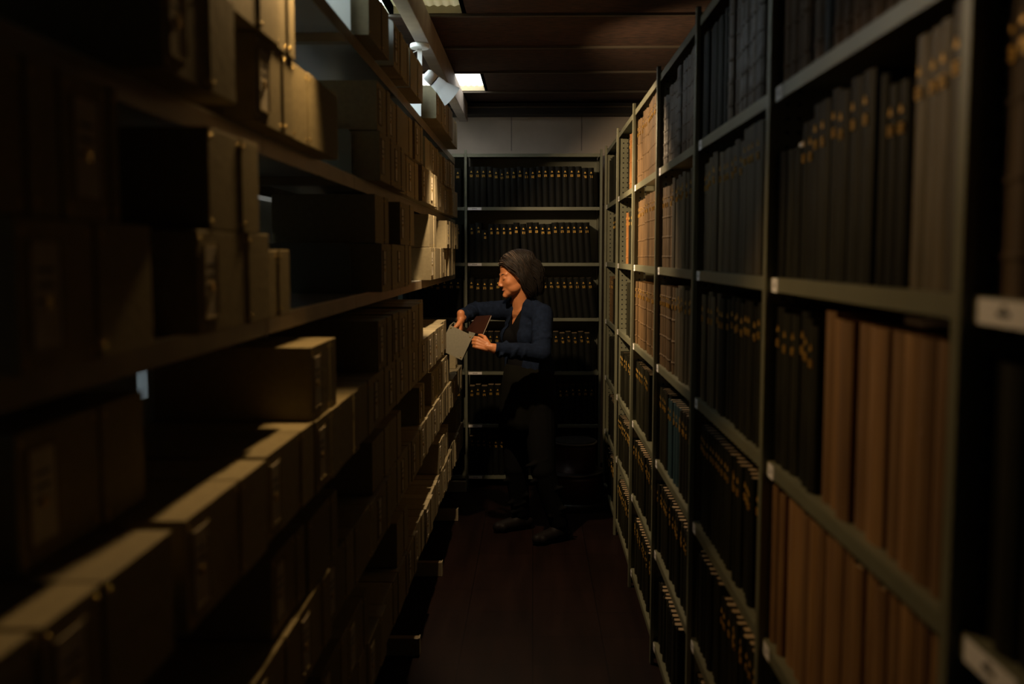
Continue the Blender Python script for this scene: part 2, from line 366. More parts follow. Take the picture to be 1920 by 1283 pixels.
for b in range(7):
    y0, y1 = POSTS[b], POSTS[b + 1]
    t = thing('shelving_bay', 'green steel bookshelf, the %s on the right of the aisle' % BAYN[b], 'shelving', (XF, (y0 + y1) / 2, 0), 0, 'steel bookshelves along the right of the aisle')
    t['label'] = 'green steel shelving, %s counted from the camera, full of bound volumes' % BAYN[b]
    ox, oy = XF, (y0 + y1) / 2
    def post(y):
        MB().box(-.012, .003, y - .013 - oy, y + .013 - oy, 0, 2.375, 'green_metal').build('upright', t, bevel=.002)
        MB().box(XBK - ox - .02, XBK - ox, y - .013 - oy, y + .013 - oy, 0, 2.375, 'green_metal').build('upright', t)
        p = MB().box(.0035, XBK - ox - .021, y - .0015 - oy, y + .0015 - oy, .02, 2.36, 'green_metal')
        if y > 1:
            z = .05
            while z < 2.33:
                for xx in (.028, .052, .25):
                    for q in range(1):
                        c = [(xx + .0045 * math.cos(a), y - .0018 - oy, z + .0045 * math.sin(a)) for a in [k * math.pi / 4 for k in range(8)]]
                        p.add(c, [tuple(range(8))], 'hole')
                z += .028
        p.build('side_panel', t)
    post(y1)
    if b == 0: post(y0)
    for i, z in enumerate(ZS):
        s = MB(); a, e = y0 + .014 - oy, y1 - .014 - oy
        s.box(0, XBK - ox, a, e, z - .003, z, 'green_metal'); s.box(-.001, .002, a, e, z - .028, z - .0031, 'green_metal'); s.box(XBK - ox - .002, XBK - ox, a, e, z - .028, z - .0031, 'green_metal')
        sh = s.build('shelf' if i < 6 else 'top_panel', t)
        if i < 6 and not (b == 5 and i == 0):
            l0 = e - .012 - .002 * (b % 3); lw = .045 if b > 0 else .12
            if b == 0: l0 = e - .02
            lb = MB().box(-.0022, -.0012, l0 - lw, l0, z - .029, z - .001, 'card')
            lb.box(-.0026, -.0021, l0 - lw * .62, l0 - lw * .38, z - .019, z - .013, 'ink'); lb.box(-.0026, -.0021, l0 - lw * .55, l0 - lw * .45, z - .011, z - .007, 'ink')
            lb.build('shelf_label', sh)
    for si, segs in SPEC[b].items():
        y = y1 - .018; n = 0; num = random.randint(1, 60)
        ymin = y0 + .018 if b else .70
        full = False
        for sg in segs:
            if isinstance(sg, float): y -= sg; continue
            sty, cnt, h, th = sg
            for _ in range(cnt):
                tt = round(th * random.uniform(.88, 1.10), 3); hh = min(h * random.uniform(.985, 1.012), .345)
                lean = 0.0
                if y - tt < ymin: full = True; break
                n += 1; num += 1
                lb = '%s, %s from the far post, %s shelf, %s' % (WORD[sty], ORD[n - 1], SHN[si], BAYN[b])
                book(sty, tt - .001, hh, .24, num, NAMES[sty], lb, 'book', (XF + .006 + random.uniform(0, .012), y - tt / 2, ZS[si] + .0005), -math.pi / 2 + R(random.uniform(-1, 1) if False else 0), lean,
                     'volumes on the %s shelf of the %s' % (SHN[si], BAYN[b]), b <= 3)
                y -= tt + random.choice((0, 0, 0, .001, .003))
            if full: break
# loose papers on top of volumes in the second bay, and a card on books
tag(MB().box(-.05, .04, -.035, .035, 0, .012, 'card').build('paper_slip', loc=(XF + .09, 1.39, 1.225 + .3285), bevel=.002), 'white folded paper lying on top of the tan calf volumes', 'paper')
tag(MB().box(-.03, .05, -.045, .045, 0, .008, 'card').build('paper_slip', loc=(XF + .06, 1.935, 1.605 + .2545), bevel=.002), 'white card lying on the short black volumes beside the steel post', 'paper')
tag(MB().box(-.02, .04, -.05, .05, 0, .02, 'card').build('paper_slip', loc=(XF + .05, 5.17, .845 + .265), bevel=.002), 'pale paper lying on small black volumes under the shelf edge near the end', 'paper')

# ------------------------------------------------------------------ end bookcase across the aisle
YE = 6.99
EX = [-1.43, -.478, .487]
EZ = [.085, .455, .832, 1.212, 1.598, 1.985, 2.352]
for k in range(2):
    a, e = EX[k], EX[k + 1]; cx = (a + e) / 2
    t = thing('end_bookcase', ['green steel bookcase across the aisle end, partly behind the left boxes', 'green steel bookcase behind the woman, filled with black numbered volumes'][k], 'bookcase', (cx, YE, 0))
    for x in ([a + .006] if k == 0 else [a + .006, e - .018]):
        MB().box(x - cx - .008, x - cx + .008, -.012, .012, 0, 2.38, 'back_metal').build('upright', t)
        MB().box(x - cx - .008, x - cx + .008, .28, .30, 0, 2.38, 'back_metal').build('upright', t)
        MB().box(x - cx - .002, x - cx + .002, .0125, .2795, .02, 2.36, 'back_metal').build('side_panel', t)
    x0 = a + .016 - cx; x1 = e - (.028 if k else .004) - cx
    for i, z in enumerate(EZ):
        s = MB().box(x0, x1, -.009, .30, z - .003, z, 'back_metal').box(x0, x1, -.012, -.0091, z - .022, z, 'back_metal')
        sh = s.build('shelf' if i < 6 else 'top_panel', t)
        if i < 6:
            lb = MB().box(x0 + .005, x0 + .10, -.0135, -.0125, z - .021, z - .002, 'card')
            for q in range(5): lb.box(x0 + .035 + q * .007, x0 + .039 + q * .007, -.0139, -.0134, z - .014, z - .009, 'ink')
            lb.build('shelf_label', sh)
    MB().box(x0, x1, .297, .30, .085, 2.35, 'back_metal').build('back_panel', t)
    # paper strip seen above the books
    for si in range(6):
        x = x0 + cx + .006 if k else e - .02 - .008
        cnt = 0; num = [70, 1, 55, 34, 12, 51][si] if k else 5
        lean = [0, -.5, -2.5, -6.5, -3.5, -1.2][si]
        xx = x
        while True:
            th = round(random.uniform(.040, .048), 3); h = .275 + random.uniform(-.004, .006)
            if si == 4 and cnt == 2 and k: h = .225
            if si == 5 and cnt == 5 and k: h = .255; th = .034
            ln = R(lean) * (0 if (k and cnt < [99, 99, 9, 9, 8, 3][si]) else 1)
            if k:
                if xx + th > x1 + cx - .012: break
                if ln and not cnt or (ln and abs(prev - ln) > 1e-6): xx += abs(math.sin(ln)) * h + .003
                if xx + th / math.cos(ln) > x1 + cx - .006: break
                c = xx + th / math.cos(ln) / 2; xx += th / math.cos(ln) + random.choice((0, .0005, .0015)); prev = ln
            else:
                if cnt >= 9: break
                ln = 0; c = xx - th / 2; xx -= th + .001; prev = 0
            cnt += 1; num += 1
            lab = 'black volume with gilt number, %s from %s, %s shelf, %s' % (ORD[cnt - 1], 'left' if k else 'the post', SHN[si], 'bookcase behind the woman' if k else 'bookcase behind the boxes')
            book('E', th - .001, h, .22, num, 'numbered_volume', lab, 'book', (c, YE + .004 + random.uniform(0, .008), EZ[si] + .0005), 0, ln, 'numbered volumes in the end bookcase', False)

# ------------------------------------------------------------------ left rack of archive boxes
LZ = [2.31, 1.89, 1.53, 1.14, .78, .395]
LNAME = ['top shelf', 'second shelf down', 'third shelf down', 'fourth shelf down', 'fifth shelf down', 'lowest shelf']
LXF, LXB = -.54, -.92
JO = [.98, 2.0, 3.02, 4.04, 5.06, 6.14, 6.90]
BH = .158
for i in range(len(JO) - 1):
    a, e = JO[i] + .002, JO[i + 1] - .002; cy = (a + e) / 2
    t = thing('box_rack_bay', 'beige open shelving of archive boxes, %s bay counted from the camera' % ORD[i], 'shelving', (LXF, cy, 0))
    for y in ([e - .045] if i else [a + .045, e - .045]):
        MB().box(-.483, -.403, y - .018 - cy, y + .018 - cy, 0, 2.33, 'shelf_paint').build('upright', t, bevel=.003)
        f = MB().box(-.374, .07, y - .018 - cy, y + .018 - cy, 0, .075, 'shelf_paint').build('base_foot', t, bevel=.003)
        MB().box(.0702, .0735, y - .020 - cy, y + .020 - cy, .002, .077, 'lip').build('end_cap', f)
    bp = MB()  # added sheet hiding the bright wall behind; slot leaves a daylight slit
    for (b0, b1, c0, c1) in ([(a, e, .08, 1.84)] if i != 1 else [(a, e, .08, 1.305), (a, e, 1.372, 1.84), (a, 2.325, 1.305, 1.372), (2.395, e, 1.305, 1.372)]):
        bp.box(-.402, -.400, b0 - cy, b1 - cy, c0, c1, 'shelf_grey')
    bp.build('back_panel', t)
    for z in LZ:
        # a tray split round the uprights, a folded front edge and one brace below
        s = MB().box(-.370, 0, a - cy, e - cy, z - .004, z, 'shelf_grey')
        s.box(-.0029, 0, a - cy, e - cy, z - .040, z - .0041, 'shelf_paint').box(-.370, -.367, a - cy, e - cy, z - .040, z - .0041, 'shelf_paint')
        sh = s.build('shelf', t)
        for yy in (a + .012, e - .012):
            MB().box(-.366, -.003, yy - .010 - cy, yy + .010 - cy, z - .030, z - .0042, 'shelf_paint').build('shelf_bracket', sh)

def box_mesh(wd, h, dep, joint, lab, s):
    """front faces +x; origin at the bottom front near corner; y runs away from the camera"""
    mb = MB(); j = joint * wd
    body = [(0, j - .002), (-dep, j - .002), (-dep, 0), (0, 0)]
    mb.prism(body, 0, h - .001, 'board')
    for y in (.012, j - .014):
        for z in (.012, h - .014):
            mb.lathe([(.0001, .0022), (.0028, .0014), (.0034, 0)], 'brass', Matrix.Translation((0, y, z)) @ Matrix.Rotation(R(90), 4, 'Y'), 8, False)
    lid = MB().prism([(.003, wd), (-dep - .002, wd), (-dep - .002, j), (.003, j)], 0, h, 'board_lid')
    for z in (.014, h - .014):
        lid.lathe([(.0001, .0022), (.0028, .0014), (.0034, 0)], 'brass', Matrix.Translation((.003, j + .012, z)) @ Matrix.Rotation(R(90), 4, 'Y'), 8, False)
    lh = None
    if lab:
        lh = MB(); y0, y1 = .025, min(.025 + .062, j - .02); z0, z1 = h * .16, h * .84
        lh.box(0, .0016, y0, y1, z0, z1, 'paper')
        for q in range(3): lh.box(.0016, .0019, y0 + .012, y1 - .014, z1 - .03 - q * .016, z1 - .026 - q * .016, 'ink')
        lh.box(0, .003, y0 - .003, y0, z0 - .003, z1 + .003, 'board_lid'); lh.box(0, .003, y1, y1 + .003, z0 - .003, z1 + .003, 'board_lid'); lh.box(0, .003, y0, y1, z0 - .003, z0, 'board_lid')
        lh.box(.0019, .0045, (y0 + y1) / 2 - .006, (y0 + y1) / 2 + .006, z0 + .04, z0 + .052, 'brass')
    return mb.mesh('box_body'), lid.mesh('lid'), (lh.mesh('label_holder') if lh else None)
bcache = {}
counts = {}
def abox(level, layer, ya, yb, xf=-.497, h=BH, joint=.68, lab=True, desc='grey-green archive box'):
    if level > 2: ya *= .935; yb *= .935; xf += .032
    wd = round(yb - ya - .003, 3); key = (wd, round(h, 3), joint, lab)
    if key not in bcache: bcache[key] = box_mesh(wd, h, .335, joint, lab, 0)
    me, lid, lh = bcache[key]
    k = counts[(level, layer)] = counts.get((level, layer), 0) + 1
    lay = 'upper layer' if layer else 'lower layer'
    t = thing('archive_box', '%s, %s nearest the camera in the %s, %s' % (desc, ORD[k - 1], lay, LNAME[level]), 'box',
              (xf, ya, LZ[level] + .0006 + (BH + .001) * layer), 0, 'archive boxes on the left rack')
    t['label'] = '%s, %s along from the camera, %s, %s' % (desc, ORD[k - 1], lay, LNAME[level])
    link('box_body', me, t, bevel=.0015); link('lid', lid, t, bevel=.0015)
    if lh: link('label_holder', lh, t)
    return t
random.seed(11)
def fill(level, layer, ya, yb, wmin=.26, wmax=.36, skip=0.0, x0=-.50):
    y = ya
    while y < yb - .12:
        wd = random.uniform(wmin, wmax)
        if yb - y - wd < .15: wd = min(yb - y, .40)
        if random.random() >= skip:
            abox(level, layer, y, y + wd, x0 + random.choice((0, .006, .012, .02) if level < 3 else (0, .003, .006, .009)), BH if layer == 0 else BH - random.choice((0, 0, .004)), random.choice((.62, .68, .72, .76)), random.random() < .75)
        y += wd + random.choice((.002, .004, .01))
def shift(ds): return ds
# top shelf
abox(0, 0, 3.05, 3.45, -.495, joint=.62, lab=False); abox(0, 0, 3.56, 3.80, -.492); abox(0, 0, 3.81, 3.97, -.492, joint=.8, lab=False)
abox(0, 0, 4.01, 4.42, -.487, joint=.55, lab=False)
abox(0, 0, 4.88, 5.27, -.470); abox(0, 0, 5.275, 5.82, -.470, joint=.5); abox(0, 0, 5.83, 6.3, -.48)
# second shelf
abox(1, 0, 1.30, 1.61, -.478, joint=.60); abox(1, 0, 1.80, 2.07, -.497, joint=.72); abox(1, 0, 2.075, 2.54, -.497, joint=.30, lab=False)
abox(1, 1, 1.50, 1.94, -.490, joint=.70); abox(1, 1, 1.945, 2.08, -.493, joint=.6, lab=False)
fill(1, 0, 3.22, 6.45, x0=-.512); fill(1, 1, 3.22, 4.45, x0=-.512); fill(1, 1, 4.72, 6.45, x0=-.515)
# third shelf
abox(2, 0, .96, 1.30, -.503, joint=.52); abox(2, 1, .85, 1.055, -.503, lab=False); abox(2, 1, 1.06, 1.20, -.500, joint=.85)
abox(2, 0, 1.47, 1.86, -.497, joint=.66); abox(2, 1, 1.53, 1.80, -.497, joint=.62, lab=False)
abox(2, 0, 1.87, 2.04, -.503, h=.13, joint=.5, lab=False)
fill(2, 0, 3.22, 4.14, x0=-.51); fill(2, 1, 3.22, 3.50, x0=-.51); fill(2, 1, 3.68, 4.10, x0=-.51)
fill(2, 0, 4.80, 6.35, .26, .34); fill(2, 1, 4.80, 5.12); fill(2, 1, 5.55, 6.35)
# fourth shelf
abox(3, 0, .62, .96, -.503, joint=.5); abox(3, 0, .97, 1.33, -.498, joint=.4); abox(3, 0, 1.38, 1.80, -.495, joint=.62)
abox(3, 1, 1.123, 1.497, -.592, joint=.6)
abox(3, 0, 1.83, 2.22, -.500, joint=.70); abox(3, 1, 2.22, 2.49, -.500, h=.158, joint=.75)
fill(3, 0, 2.23, 5.46, x0=-.503); abox(3, 0, 5.48, 5.835, -.514, joint=.62)
fill(3, 1, 3.20, 3.70); abox(3, 1, 3.71, 4.0, -.495, h=.150); abox(3, 1, 4.01, 4.40, -.492, h=.158, joint=.62); abox(3, 1, 4.42, 4.66, -.520)
# fifth and lowest shelf
fill(4, 0, 1.05, 6.9, x0=-.505); fill(4, 1, 1.9, 4.6, skip=.35, x0=-.512); fill(4, 1, 5.0, 6.8, skip=.4, x0=-.52)
fill(5, 0, 1.9, 6.95, x0=-.505); fill(5, 1, 2.3, 6.9, skip=.4, x0=-.512)
# white book-support plates with rounded corners
def plate(level, y, xf):
    pm = 'plate_white' if level == 0 else 'plate_shaded'
    mb = MB(); h = .158; wd = .34; r = .02
    prof = [(0, 0)] + [(-r + r * math.cos(a), h - r + r * math.sin(a)) for a in [k * math.pi / 12 for k in range(7)]] + [(-wd + r + r * math.cos(a), h - r + r * math.sin(a)) for a in [math.pi / 2 + k * math.pi / 12 for k in range(7)]] + [(-wd, 0)]
    n = len(prof); vs = [(x, 0, z) for x, z in prof] + [(x, .002, z) for x, z in prof]
    mb.add(vs, [tuple(range(n)), tuple(range(n, 2 * n))[::-1]] + [(i, n + i, n + (i + 1) % n, (i + 1) % n) for i in range(n)], pm)
    o = mb.build('shelf_divider', loc=(xf, y, LZ[level] + .0005))
    return o
for lv, y, xf, s in ((0, 3.02, -.545, 'white shelf divider plate before the first box on the top shelf'), (0, 3.53, -.488, 'white divider plate between the first and second boxes, top shelf'),
                     (0, 3.99, -.488, 'thin white divider plate edge under the spotlight, top shelf'), (0, 4.80, -.535, 'bright white divider plate beyond the spotlight on the top shelf'),
                     (1, 3.17, -.575, 'pale divider plate standing in the gap on the second shelf down'), (2, 3.12, -.575, 'divider plate coloured darker for shade in the gap on the third shelf down')):
    tag(plate(lv, y, xf), s, 'shelf divider', 'divider plates between archive boxes')

# ------------------------------------------------------------------ spotlights
def frame_to(d):
    z = Vector(d).normalized(); x = z.cross(Vector((0, 1, .01))).normalized(); y = z.cross(x)
    return Matrix((x, y, z)).transposed().to_4x4()
def spotlight(root_loc, base, rim, label, power, beam=0, cone=116, blend=.22, col=(1, .70, .40)):
    rl = Vector(root_loc); t = thing('spotlight', label, 'spotlight', rl)
    rose = MB().lathe([(.041, 0), (.044, -.004), (.044, -.018), (.040, -.022), (.0005, -.022)][::-1], 'white_lamp', n=32).build('ceiling_rose', t, smooth=False, bevel=.001)
    b0, b1 = Vector(base) - rl, Vector(rim) - rl; ax = (b1 - b0).normalized()
    arm = MB().box(-.0105, .0105, -.002, .002, -.125, -.0225, 'white_lamp')
    arm.tube([(-.012, 0, -.030), (-.032, 0, -.040), (-.022, 0, -.062), (.0, .001, -.115)], .003, 'white_lamp', 8)
    arm.build('swivel_arm', t)
    mx = Matrix.Translation(b0) @ frame_to(ax)
    L = (b1 - b0).length
    prof = [(.004, -.006), (.020, -.004), (.027, .006), (.028, .045)]
    MB().lathe(prof, 'white_lamp', mx, 32).build('lamp_holder', t, smooth=True)
    MB().lathe([(.0272, .0452), (.0272, .0488)], 'dark_ring', mx, 32).build('collar', t)
    sh = MB().lathe([(.022, .049), (.028, .051), (.031, .072), (.032, .076), (.033, .092), (.0335, .095), (.053, L), (.051, L), (.031, .097), (.028, .055), (.010, .053)], 'white_lamp', mx, 40, False).build('shade', t, smooth=True)
    e = sh.modifiers.new('edge', 'EDGE_SPLIT'); e.split_angle = R(35)
    MB().lathe([(.002, .060), (.012, .062), (.020, .085), (.020, .098), (.010, .108), (.0005, .110)], 'bulb', mx, 20, False).build('light_bulb', t, smooth=True)
    for pw, cn, bl in ((power, cone, blend), (beam, 66, 1.0)):     # the wide spill and the hot middle of the reflector bulb
        if not pw: continue
        ld = bpy.data.lights.new('spotlight_beam', 'SPOT'); ld.energy = pw; ld.color = col; ld.spot_size = R(cn); ld.spot_blend = bl; ld.shadow_soft_size = .022
        lo = bpy.data.objects.new('spotlight_beam', ld); C.objects.link(lo); lo.parent = t
        lo.location = b0 + ax * (L - .006)
        lo.rotation_euler = ax.to_track_quat('-Z', 'Y').to_euler()
    return t
def lamp(Y, aim, label, power, beam, cone=118, blend=.22, col=(1, .70, .40)):
    rose = Vector((-.517, Y, 2.605)); b = rose + Vector((.029, .004, -.132)); a = Vector(aim).normalized()
    spotlight(rose, b, b + a * .155, label, power, beam, cone, blend, col)
lamp(4.60, (.70, .27, -.60), 'white adjustable spotlight hanging from the timber batten above the boxes', LAMP_W * .9, LAMP_W * 1.35, 132)
lamp(2.25, (.22, -.42, -.86), 'white spotlight nearer the camera on the same timber batten', LAMP_W * .28, 0, 106, .5, (1, .61, .24))
# ------------------------------------------------------------------ kick stool
st = thing('kick_stool', 'dark round two-step kick stool behind the woman by the end bookcase', 'stool', (.275, 6.50, 0))
MB().lathe([(.215, 0), (.222, .01), (.222, .04), (.21, .05)], 'stool_rubber', n=40).build('base_ring', st, smooth=True)
MB().lathe([(.205, .051), (.19, .19), (.178, .225)], 'stool_paint', n=40).build('lower_body', st, smooth=True)
MB().lathe([(.180, .226), (.196, .228), (.196, .236), (.18, .238)], 'stool_trim', n=40).build('step_rim', st)
MB().lathe([(.140, .239), (.135, .39), (.132, .42)], 'stool_paint', n=40).build('upper_body', st, smooth=True)
MB().lathe([(.133, .421), (.150, .423), (.150, .430), (.14, .432)], 'stool_trim', n=40).build('top_rim', st)
MB().lathe([(.139, .4325), (.139, .437), (.1, .439)], 'stool_rubber', n=40).build('top_pad', st)


# ------------------------------------------------------------------ the open box being searched, and the folder
def solid_quad(mb, a, b, c, d, th, m):
    """a plate with corners a, b, c, d and its own thickness"""
    n = (b - a).cross(d - a).normalized() * th
    vs = [a, b, c, d, a + n, b + n, c + n, d + n]
    return mb.add(vs, [(0, 3, 2, 1), (4, 5, 6, 7), (0, 1, 5, 4), (1, 2, 6, 5), (2, 3, 7, 6), (3, 0, 4, 7)], m)
tl = R(25); P0 = W(887, 630, 5.50)
bx = thing('archive_box', 'grey open archive box tipped out from the rack, held by the woman', 'box', P0)
mx = Matrix.Rotation(tl, 4, 'Y')           # local -x runs into the rack, local z up, y away from the camera
Lb, Hb, Wb = .142, .150, .27
bd = MB()
bd.box(-Lb, 0, 0, .004, -Hb, 0, 'board_grey', mx).box(-Lb, 0, Wb - .004, Wb, -Hb, 0, 'board_grey', mx)
bd.box(-Lb, 0, .0041, Wb - .0041, -Hb, -Hb + .004, 'board_grey', mx).box(-Lb, -Lb + .004, .0041, Wb - .0041, -Hb + .0041, 0, 'board_grey', mx)
bd.build('box_body', bx)
fl = MB().box(-.004, 0, .0041, Wb - .0041, -Hb + .0041, -.035, 'board_dark', mx)
fl.build('end_flap', bx)
for xx, zz in ((-.012, -.012), (-.012, -Hb + .012), (-Lb + .012, -.012)):
    MB().lathe([(.0001, .003), (.003, .002), (.0045, 0)], 'brass', mx @ Matrix.Translation((xx, 0, zz)) @ Matrix.Rotation(R(90), 4, 'X'), 10, False).build('brass_rivet', bx)
fd = thing('document_folder', 'dark red-brown folder lifted from the open grey box', 'folder', W(900, 615, 5.52))
A, B_q, C_q, D_q = [v - fd.location for v in (W(920, 591, 5.52), W(904, 628, 5.52), W(874, 620, 5.68), W(893, 593, 5.68))]
solid_quad(MB(), A, B_q, C_q, D_q, .0025, 'lining').build('front_cover', fd)
off = (B_q - A).cross(D_q - A).normalized()
q = [v * .97 + off * .0028 for v in (A, B_q, C_q, D_q)]
solid_quad(MB(), *q, .004, 'paper').build('papers', fd)
q = [v + off * .0072 for v in (A, B_q, C_q, D_q)]
solid_quad(MB(), *q, .0025, 'lining').build('back_cover', fd)

# ------------------------------------------------------------------ the woman
def blob(prims, voxel, smooth_it=4, m='skin', name='body'):
    """one continuous surface through tapered limbs and rounded masses"""
    bm = bmesh.new()
    for p in prims:
        if p[0] == 'e':
            _, c, r, rot = p
            mt = Matrix.Translation(c) @ (rot.to_4x4() if rot is not None else Matrix.Identity(4)) @ Matrix.Diagonal((*r, 1))
            bmesh.ops.create_icosphere(bm, subdivisions=3, radius=1, matrix=mt)
        else:
            _, a, ra, b, rb = p; a = Vector(a); b = Vector(b); d = (b - a); L = d.length
            n = 16; z = d.normalized() if L > 1e-6 else Vector((0, 0, 1)); x = z.orthogonal().normalized(); y = z.cross(x)
            rings = []
            prof = []
            for k in range(1, 6):
                t = k / 6 * math.pi / 2; prof.append((-ra * math.cos(t), ra * math.sin(t)))
            prof.append((0, ra)); prof.append((L, rb))
            for k in range(5, 0, -1):
                t = k / 6 * math.pi / 2; prof.append((L + rb * math.cos(t), rb * math.sin(t)))
            for h, r in prof: rings.append([bm.verts.new(a + z * h + (x * math.cos(2 * math.pi * i / n) + y * math.sin(2 * math.pi * i / n)) * r) for i in range(n)])
            for r0, r1 in zip(rings, rings[1:]):
                for i in range(n): bm.faces.new((r0[i], r0[(i + 1) % n], r1[(i + 1) % n], r1[i]))
            bm.faces.new(rings[0][::-1]); bm.faces.new(rings[-1])
    me = bpy.data.meshes.new(name + '_src'); bm.to_mesh(me); bm.free()
    o = bpy.data.objects.new(name + '_src', me); C.objects.link(o)
    r = o.modifiers.new('remesh', 'REMESH'); r.mode = 'VOXEL'; r.voxel_size = voxel
    if smooth_it: sm = o.modifiers.new('smooth', 'SMOOTH'); sm.iterations = smooth_it; sm.factor = .5
    bpy.context.view_layer.update()
    out = bpy.data.meshes.new_from_object(o.evaluated_get(bpy.context.evaluated_depsgraph_get()))
    bpy.data.objects.remove(o); bpy.data.meshes.remove(me)
    out.materials.clear(); out.materials.append(M[m]); out.name = name
    out.polygons.foreach_set('use_smooth', [True] * len(out.polygons))
    return out
def cut(me, keep):
    bm = bmesh.new(); bm.from_mesh(me)
    bmesh.ops.delete(bm, geom=[v for v in bm.verts if not keep(v.co, v.normal)], context='VERTS')
    for _ in range(14):                                   # let the cut edges run clean
        nb = [(v, [e.other_vert(v) for e in v.link_edges if e.is_boundary]) for v in bm.verts if v.is_boundary]
        new = [(v, (v.co + sum((n.co for n in ns), Vector())) / (1 + len(ns))) for v, ns in nb if len(ns) == 2]
        for v, c in new: v.co = c
    bm.to_mesh(me); bm.free(); return me

TH = R(48); fw = Vector((-math.sin(TH), -math.cos(TH), 0)); lf = Vector((math.cos(TH), -math.sin(TH), 0)); up = Vector((0, 0, 1))
BR = Matrix((lf, -fw, up)).transposed()           # body frame: x = her left, y = back, z = up
pel, wai, che, nek = W(990, 735, 5.78), W(992, 690, 5.79), W(990, 625, 5.79), W(980, 578, 5.80)
lsh, rsh = W(1017, 590, 5.67), W(946, 582, 5.90)
lel, lwr = W(1016, 664, 5.50), W(922, 652, 5.44)
rel, rwr = W(888, 583, 5.95), W(864, 598, 5.655)
lhi, rhi = W(1010, 765, 5.71), W(968, 765, 5.86)
lkn, rkn = W(1018, 882, 5.62), W(968, 876, 5.84)
def G(px, Y, z): v = W(px, 900, Y); v.z = z; return v
lan, ran = G(1048, 5.66, .085), G(976, 5.90, .085)
HC = W(963, 516, 5.745)
HM = Matrix.Translation(HC) @ Matrix.Rotation(-R(70), 4, 'Z') @ Matrix.Rotation(R(17), 4, 'X')
HR = HM.to_3x3()
def h(x, y, z): return HM @ Vector((x, y, z))
body = []
def cap(L, a, ra, b, rb): L.append(('c', a, ra, b, rb))
def ell(L, c, r, rot=None): L.append(('e', c, r, rot))
ell(body, pel, (.150, .105, .11), BR); ell(body, wai, (.125, .09, .12), BR); ell(body, che, (.140, .095, .14), BR)
for s_ in (-1, 1): ell(body, che + BR @ Vector((s_ * .062, -.072, -.02)), (.055, .05, .055), BR)
cap(body, lsh, .055, rsh, .052); cap(body, lsh, .048, lel, .036); cap(body, lel, .036, lwr, .024)
cap(body, rsh, .048, rel, .036); cap(body, rel, .036, rwr, .024)
for a, b, c in ((lhi, lkn, lan), (rhi, rkn, ran)):
    cap(body, a, .085, b, .055); cap(body, b, .052, b.lerp(c, .35), .054); cap(body, b.lerp(c, .35), .052, c, .036)
fdir = {0: Vector((-.80, -.60, 0)), 1: Vector((-.86, -.50, 0))}
feet = []
for k, c in ((0, lan), (1, ran)):
    cap(body, c + Vector((0, 0, -.035)), .034, c + fdir[k] * .13 + Vector((0, 0, -.055)), .022)
    feet.append((c, fdir[k]))
# neck and head
for s_, q_ in ((1, lsh), (-1, rsh)):
    cap(body, nek + lf * s_ * .03 + Vector((0, 0, .015)), .045, q_ + Vector((0, 0, .005)), .045)
cap(body, nek + Vector((0, 0, -.02)), .060, h(0, .020, -.055), .050)
ell(body, h(0, .018, .035), (.073, .088, .083), HR); ell(body, h(0, -.032, -.025), (.060, .054, .078), HR)
ell(body, h(0, -.040, -.078), (.045, .046, .030), HR); ell(body, h(0, -.080, -.096), (.021, .018, .018), HR); ell(body, h(0, -.062, -.085), (.036, .026, .024), HR)
ell(body, h(0, -.058, -.060), (.031, .028, .030), HR)
for s_ in (-1, 1):
    ell(body, h(s_ * .032, -.047, -.026), (.027, .028, .030), HR); ell(body, h(s_ * .036, -.026, -.064), (.024, .042, .032), HR)
    ell(body, h(s_ * .030, -.0655, .003), (.0155, .0125, .0110), HR); ell(body, h(s_ * .0095, -.091, -.037), (.0080, .0095, .0070), HR)
    ell(body, h(s_ * .070, .012, -.012), (.009, .019, .030), HR)
    cap(body, h(s_ * .012, -.0685, .022), .0105, h(s_ * .042, -.055, .022), .010)
cap(body, h(0, -.073, .012), .0085, h(0, -.099, -.030), .0100)
cap(body, h(-.017, -.079, -.061), .0055, h(.017, -.079, -.061), .0055); cap(body, h(0, -.084, -.060), .0055, h(0, -.082, -.070), .0065)
cap(body, h(-.014, -.078, -.072), .006, h(.014, -.078, -.072), .006)
def hand(L, wrist, d, n, s_, curls, spread=.0, thumb_curl=.5, big=1.0):
    """palm, four fingers and a thumb; d = along the hand, n = out of the palm, s_ = towards the thumb"""
    d = Vector(d).normalized(); n = Vector(n); n = (n - d * n.dot(d)).normalized(); s = Vector(s_); s = (s - d * s.dot(d) - n * s.dot(n)).normalized()
    cap(L, wrist - d * .03, .023, wrist + d * .012, .021)
    kn = []
    for i in range(4):
        o = (.027, .009, -.009, -.026)[i] * big; ln = (.080, .083, .079, .072)[i] * big
        k = wrist + d * ln + s * o; kn.append(k)
        cap(L, wrist + s * o * .55 + d * .01, .0145, k, .0105)
    for i in range(4):
        k = kn[i]; ln = (.068, .076, .070, .056)[i] * big; a = 0; p = k
        for j, (fr, ra, rb) in enumerate(((.46, .0095, .0085), (.30, .0085, .0078), (.24, .0078, .0066))):
            a += curls[i][j]
            v = d * math.cos(a) + n * math.sin(a) + s * (.10 * (1.5 - i) * spread)
            q_ = p + v.normalized() * ln * fr; cap(L, p, ra, q_, rb); p = q_
    t0 = wrist + d * .022 + s * .022; v = (d * .62 + s * .62 + n * .48).normalized(); t1 = t0 + v * .042 * big
    cap(L, t0 - d * .008 - s * .006, .0150, t1, .0115); v2 = (v + d * .4 + n * thumb_curl - s * .3).normalized(); t2 = t1 + v2 * .030; cap(L, t1, .0112, t2, .0095)
    v3 = (v2 + d * .3 + n * thumb_curl - s * .2).normalized(); cap(L, t2, .0095, t2 + v3 * .022, .0078)
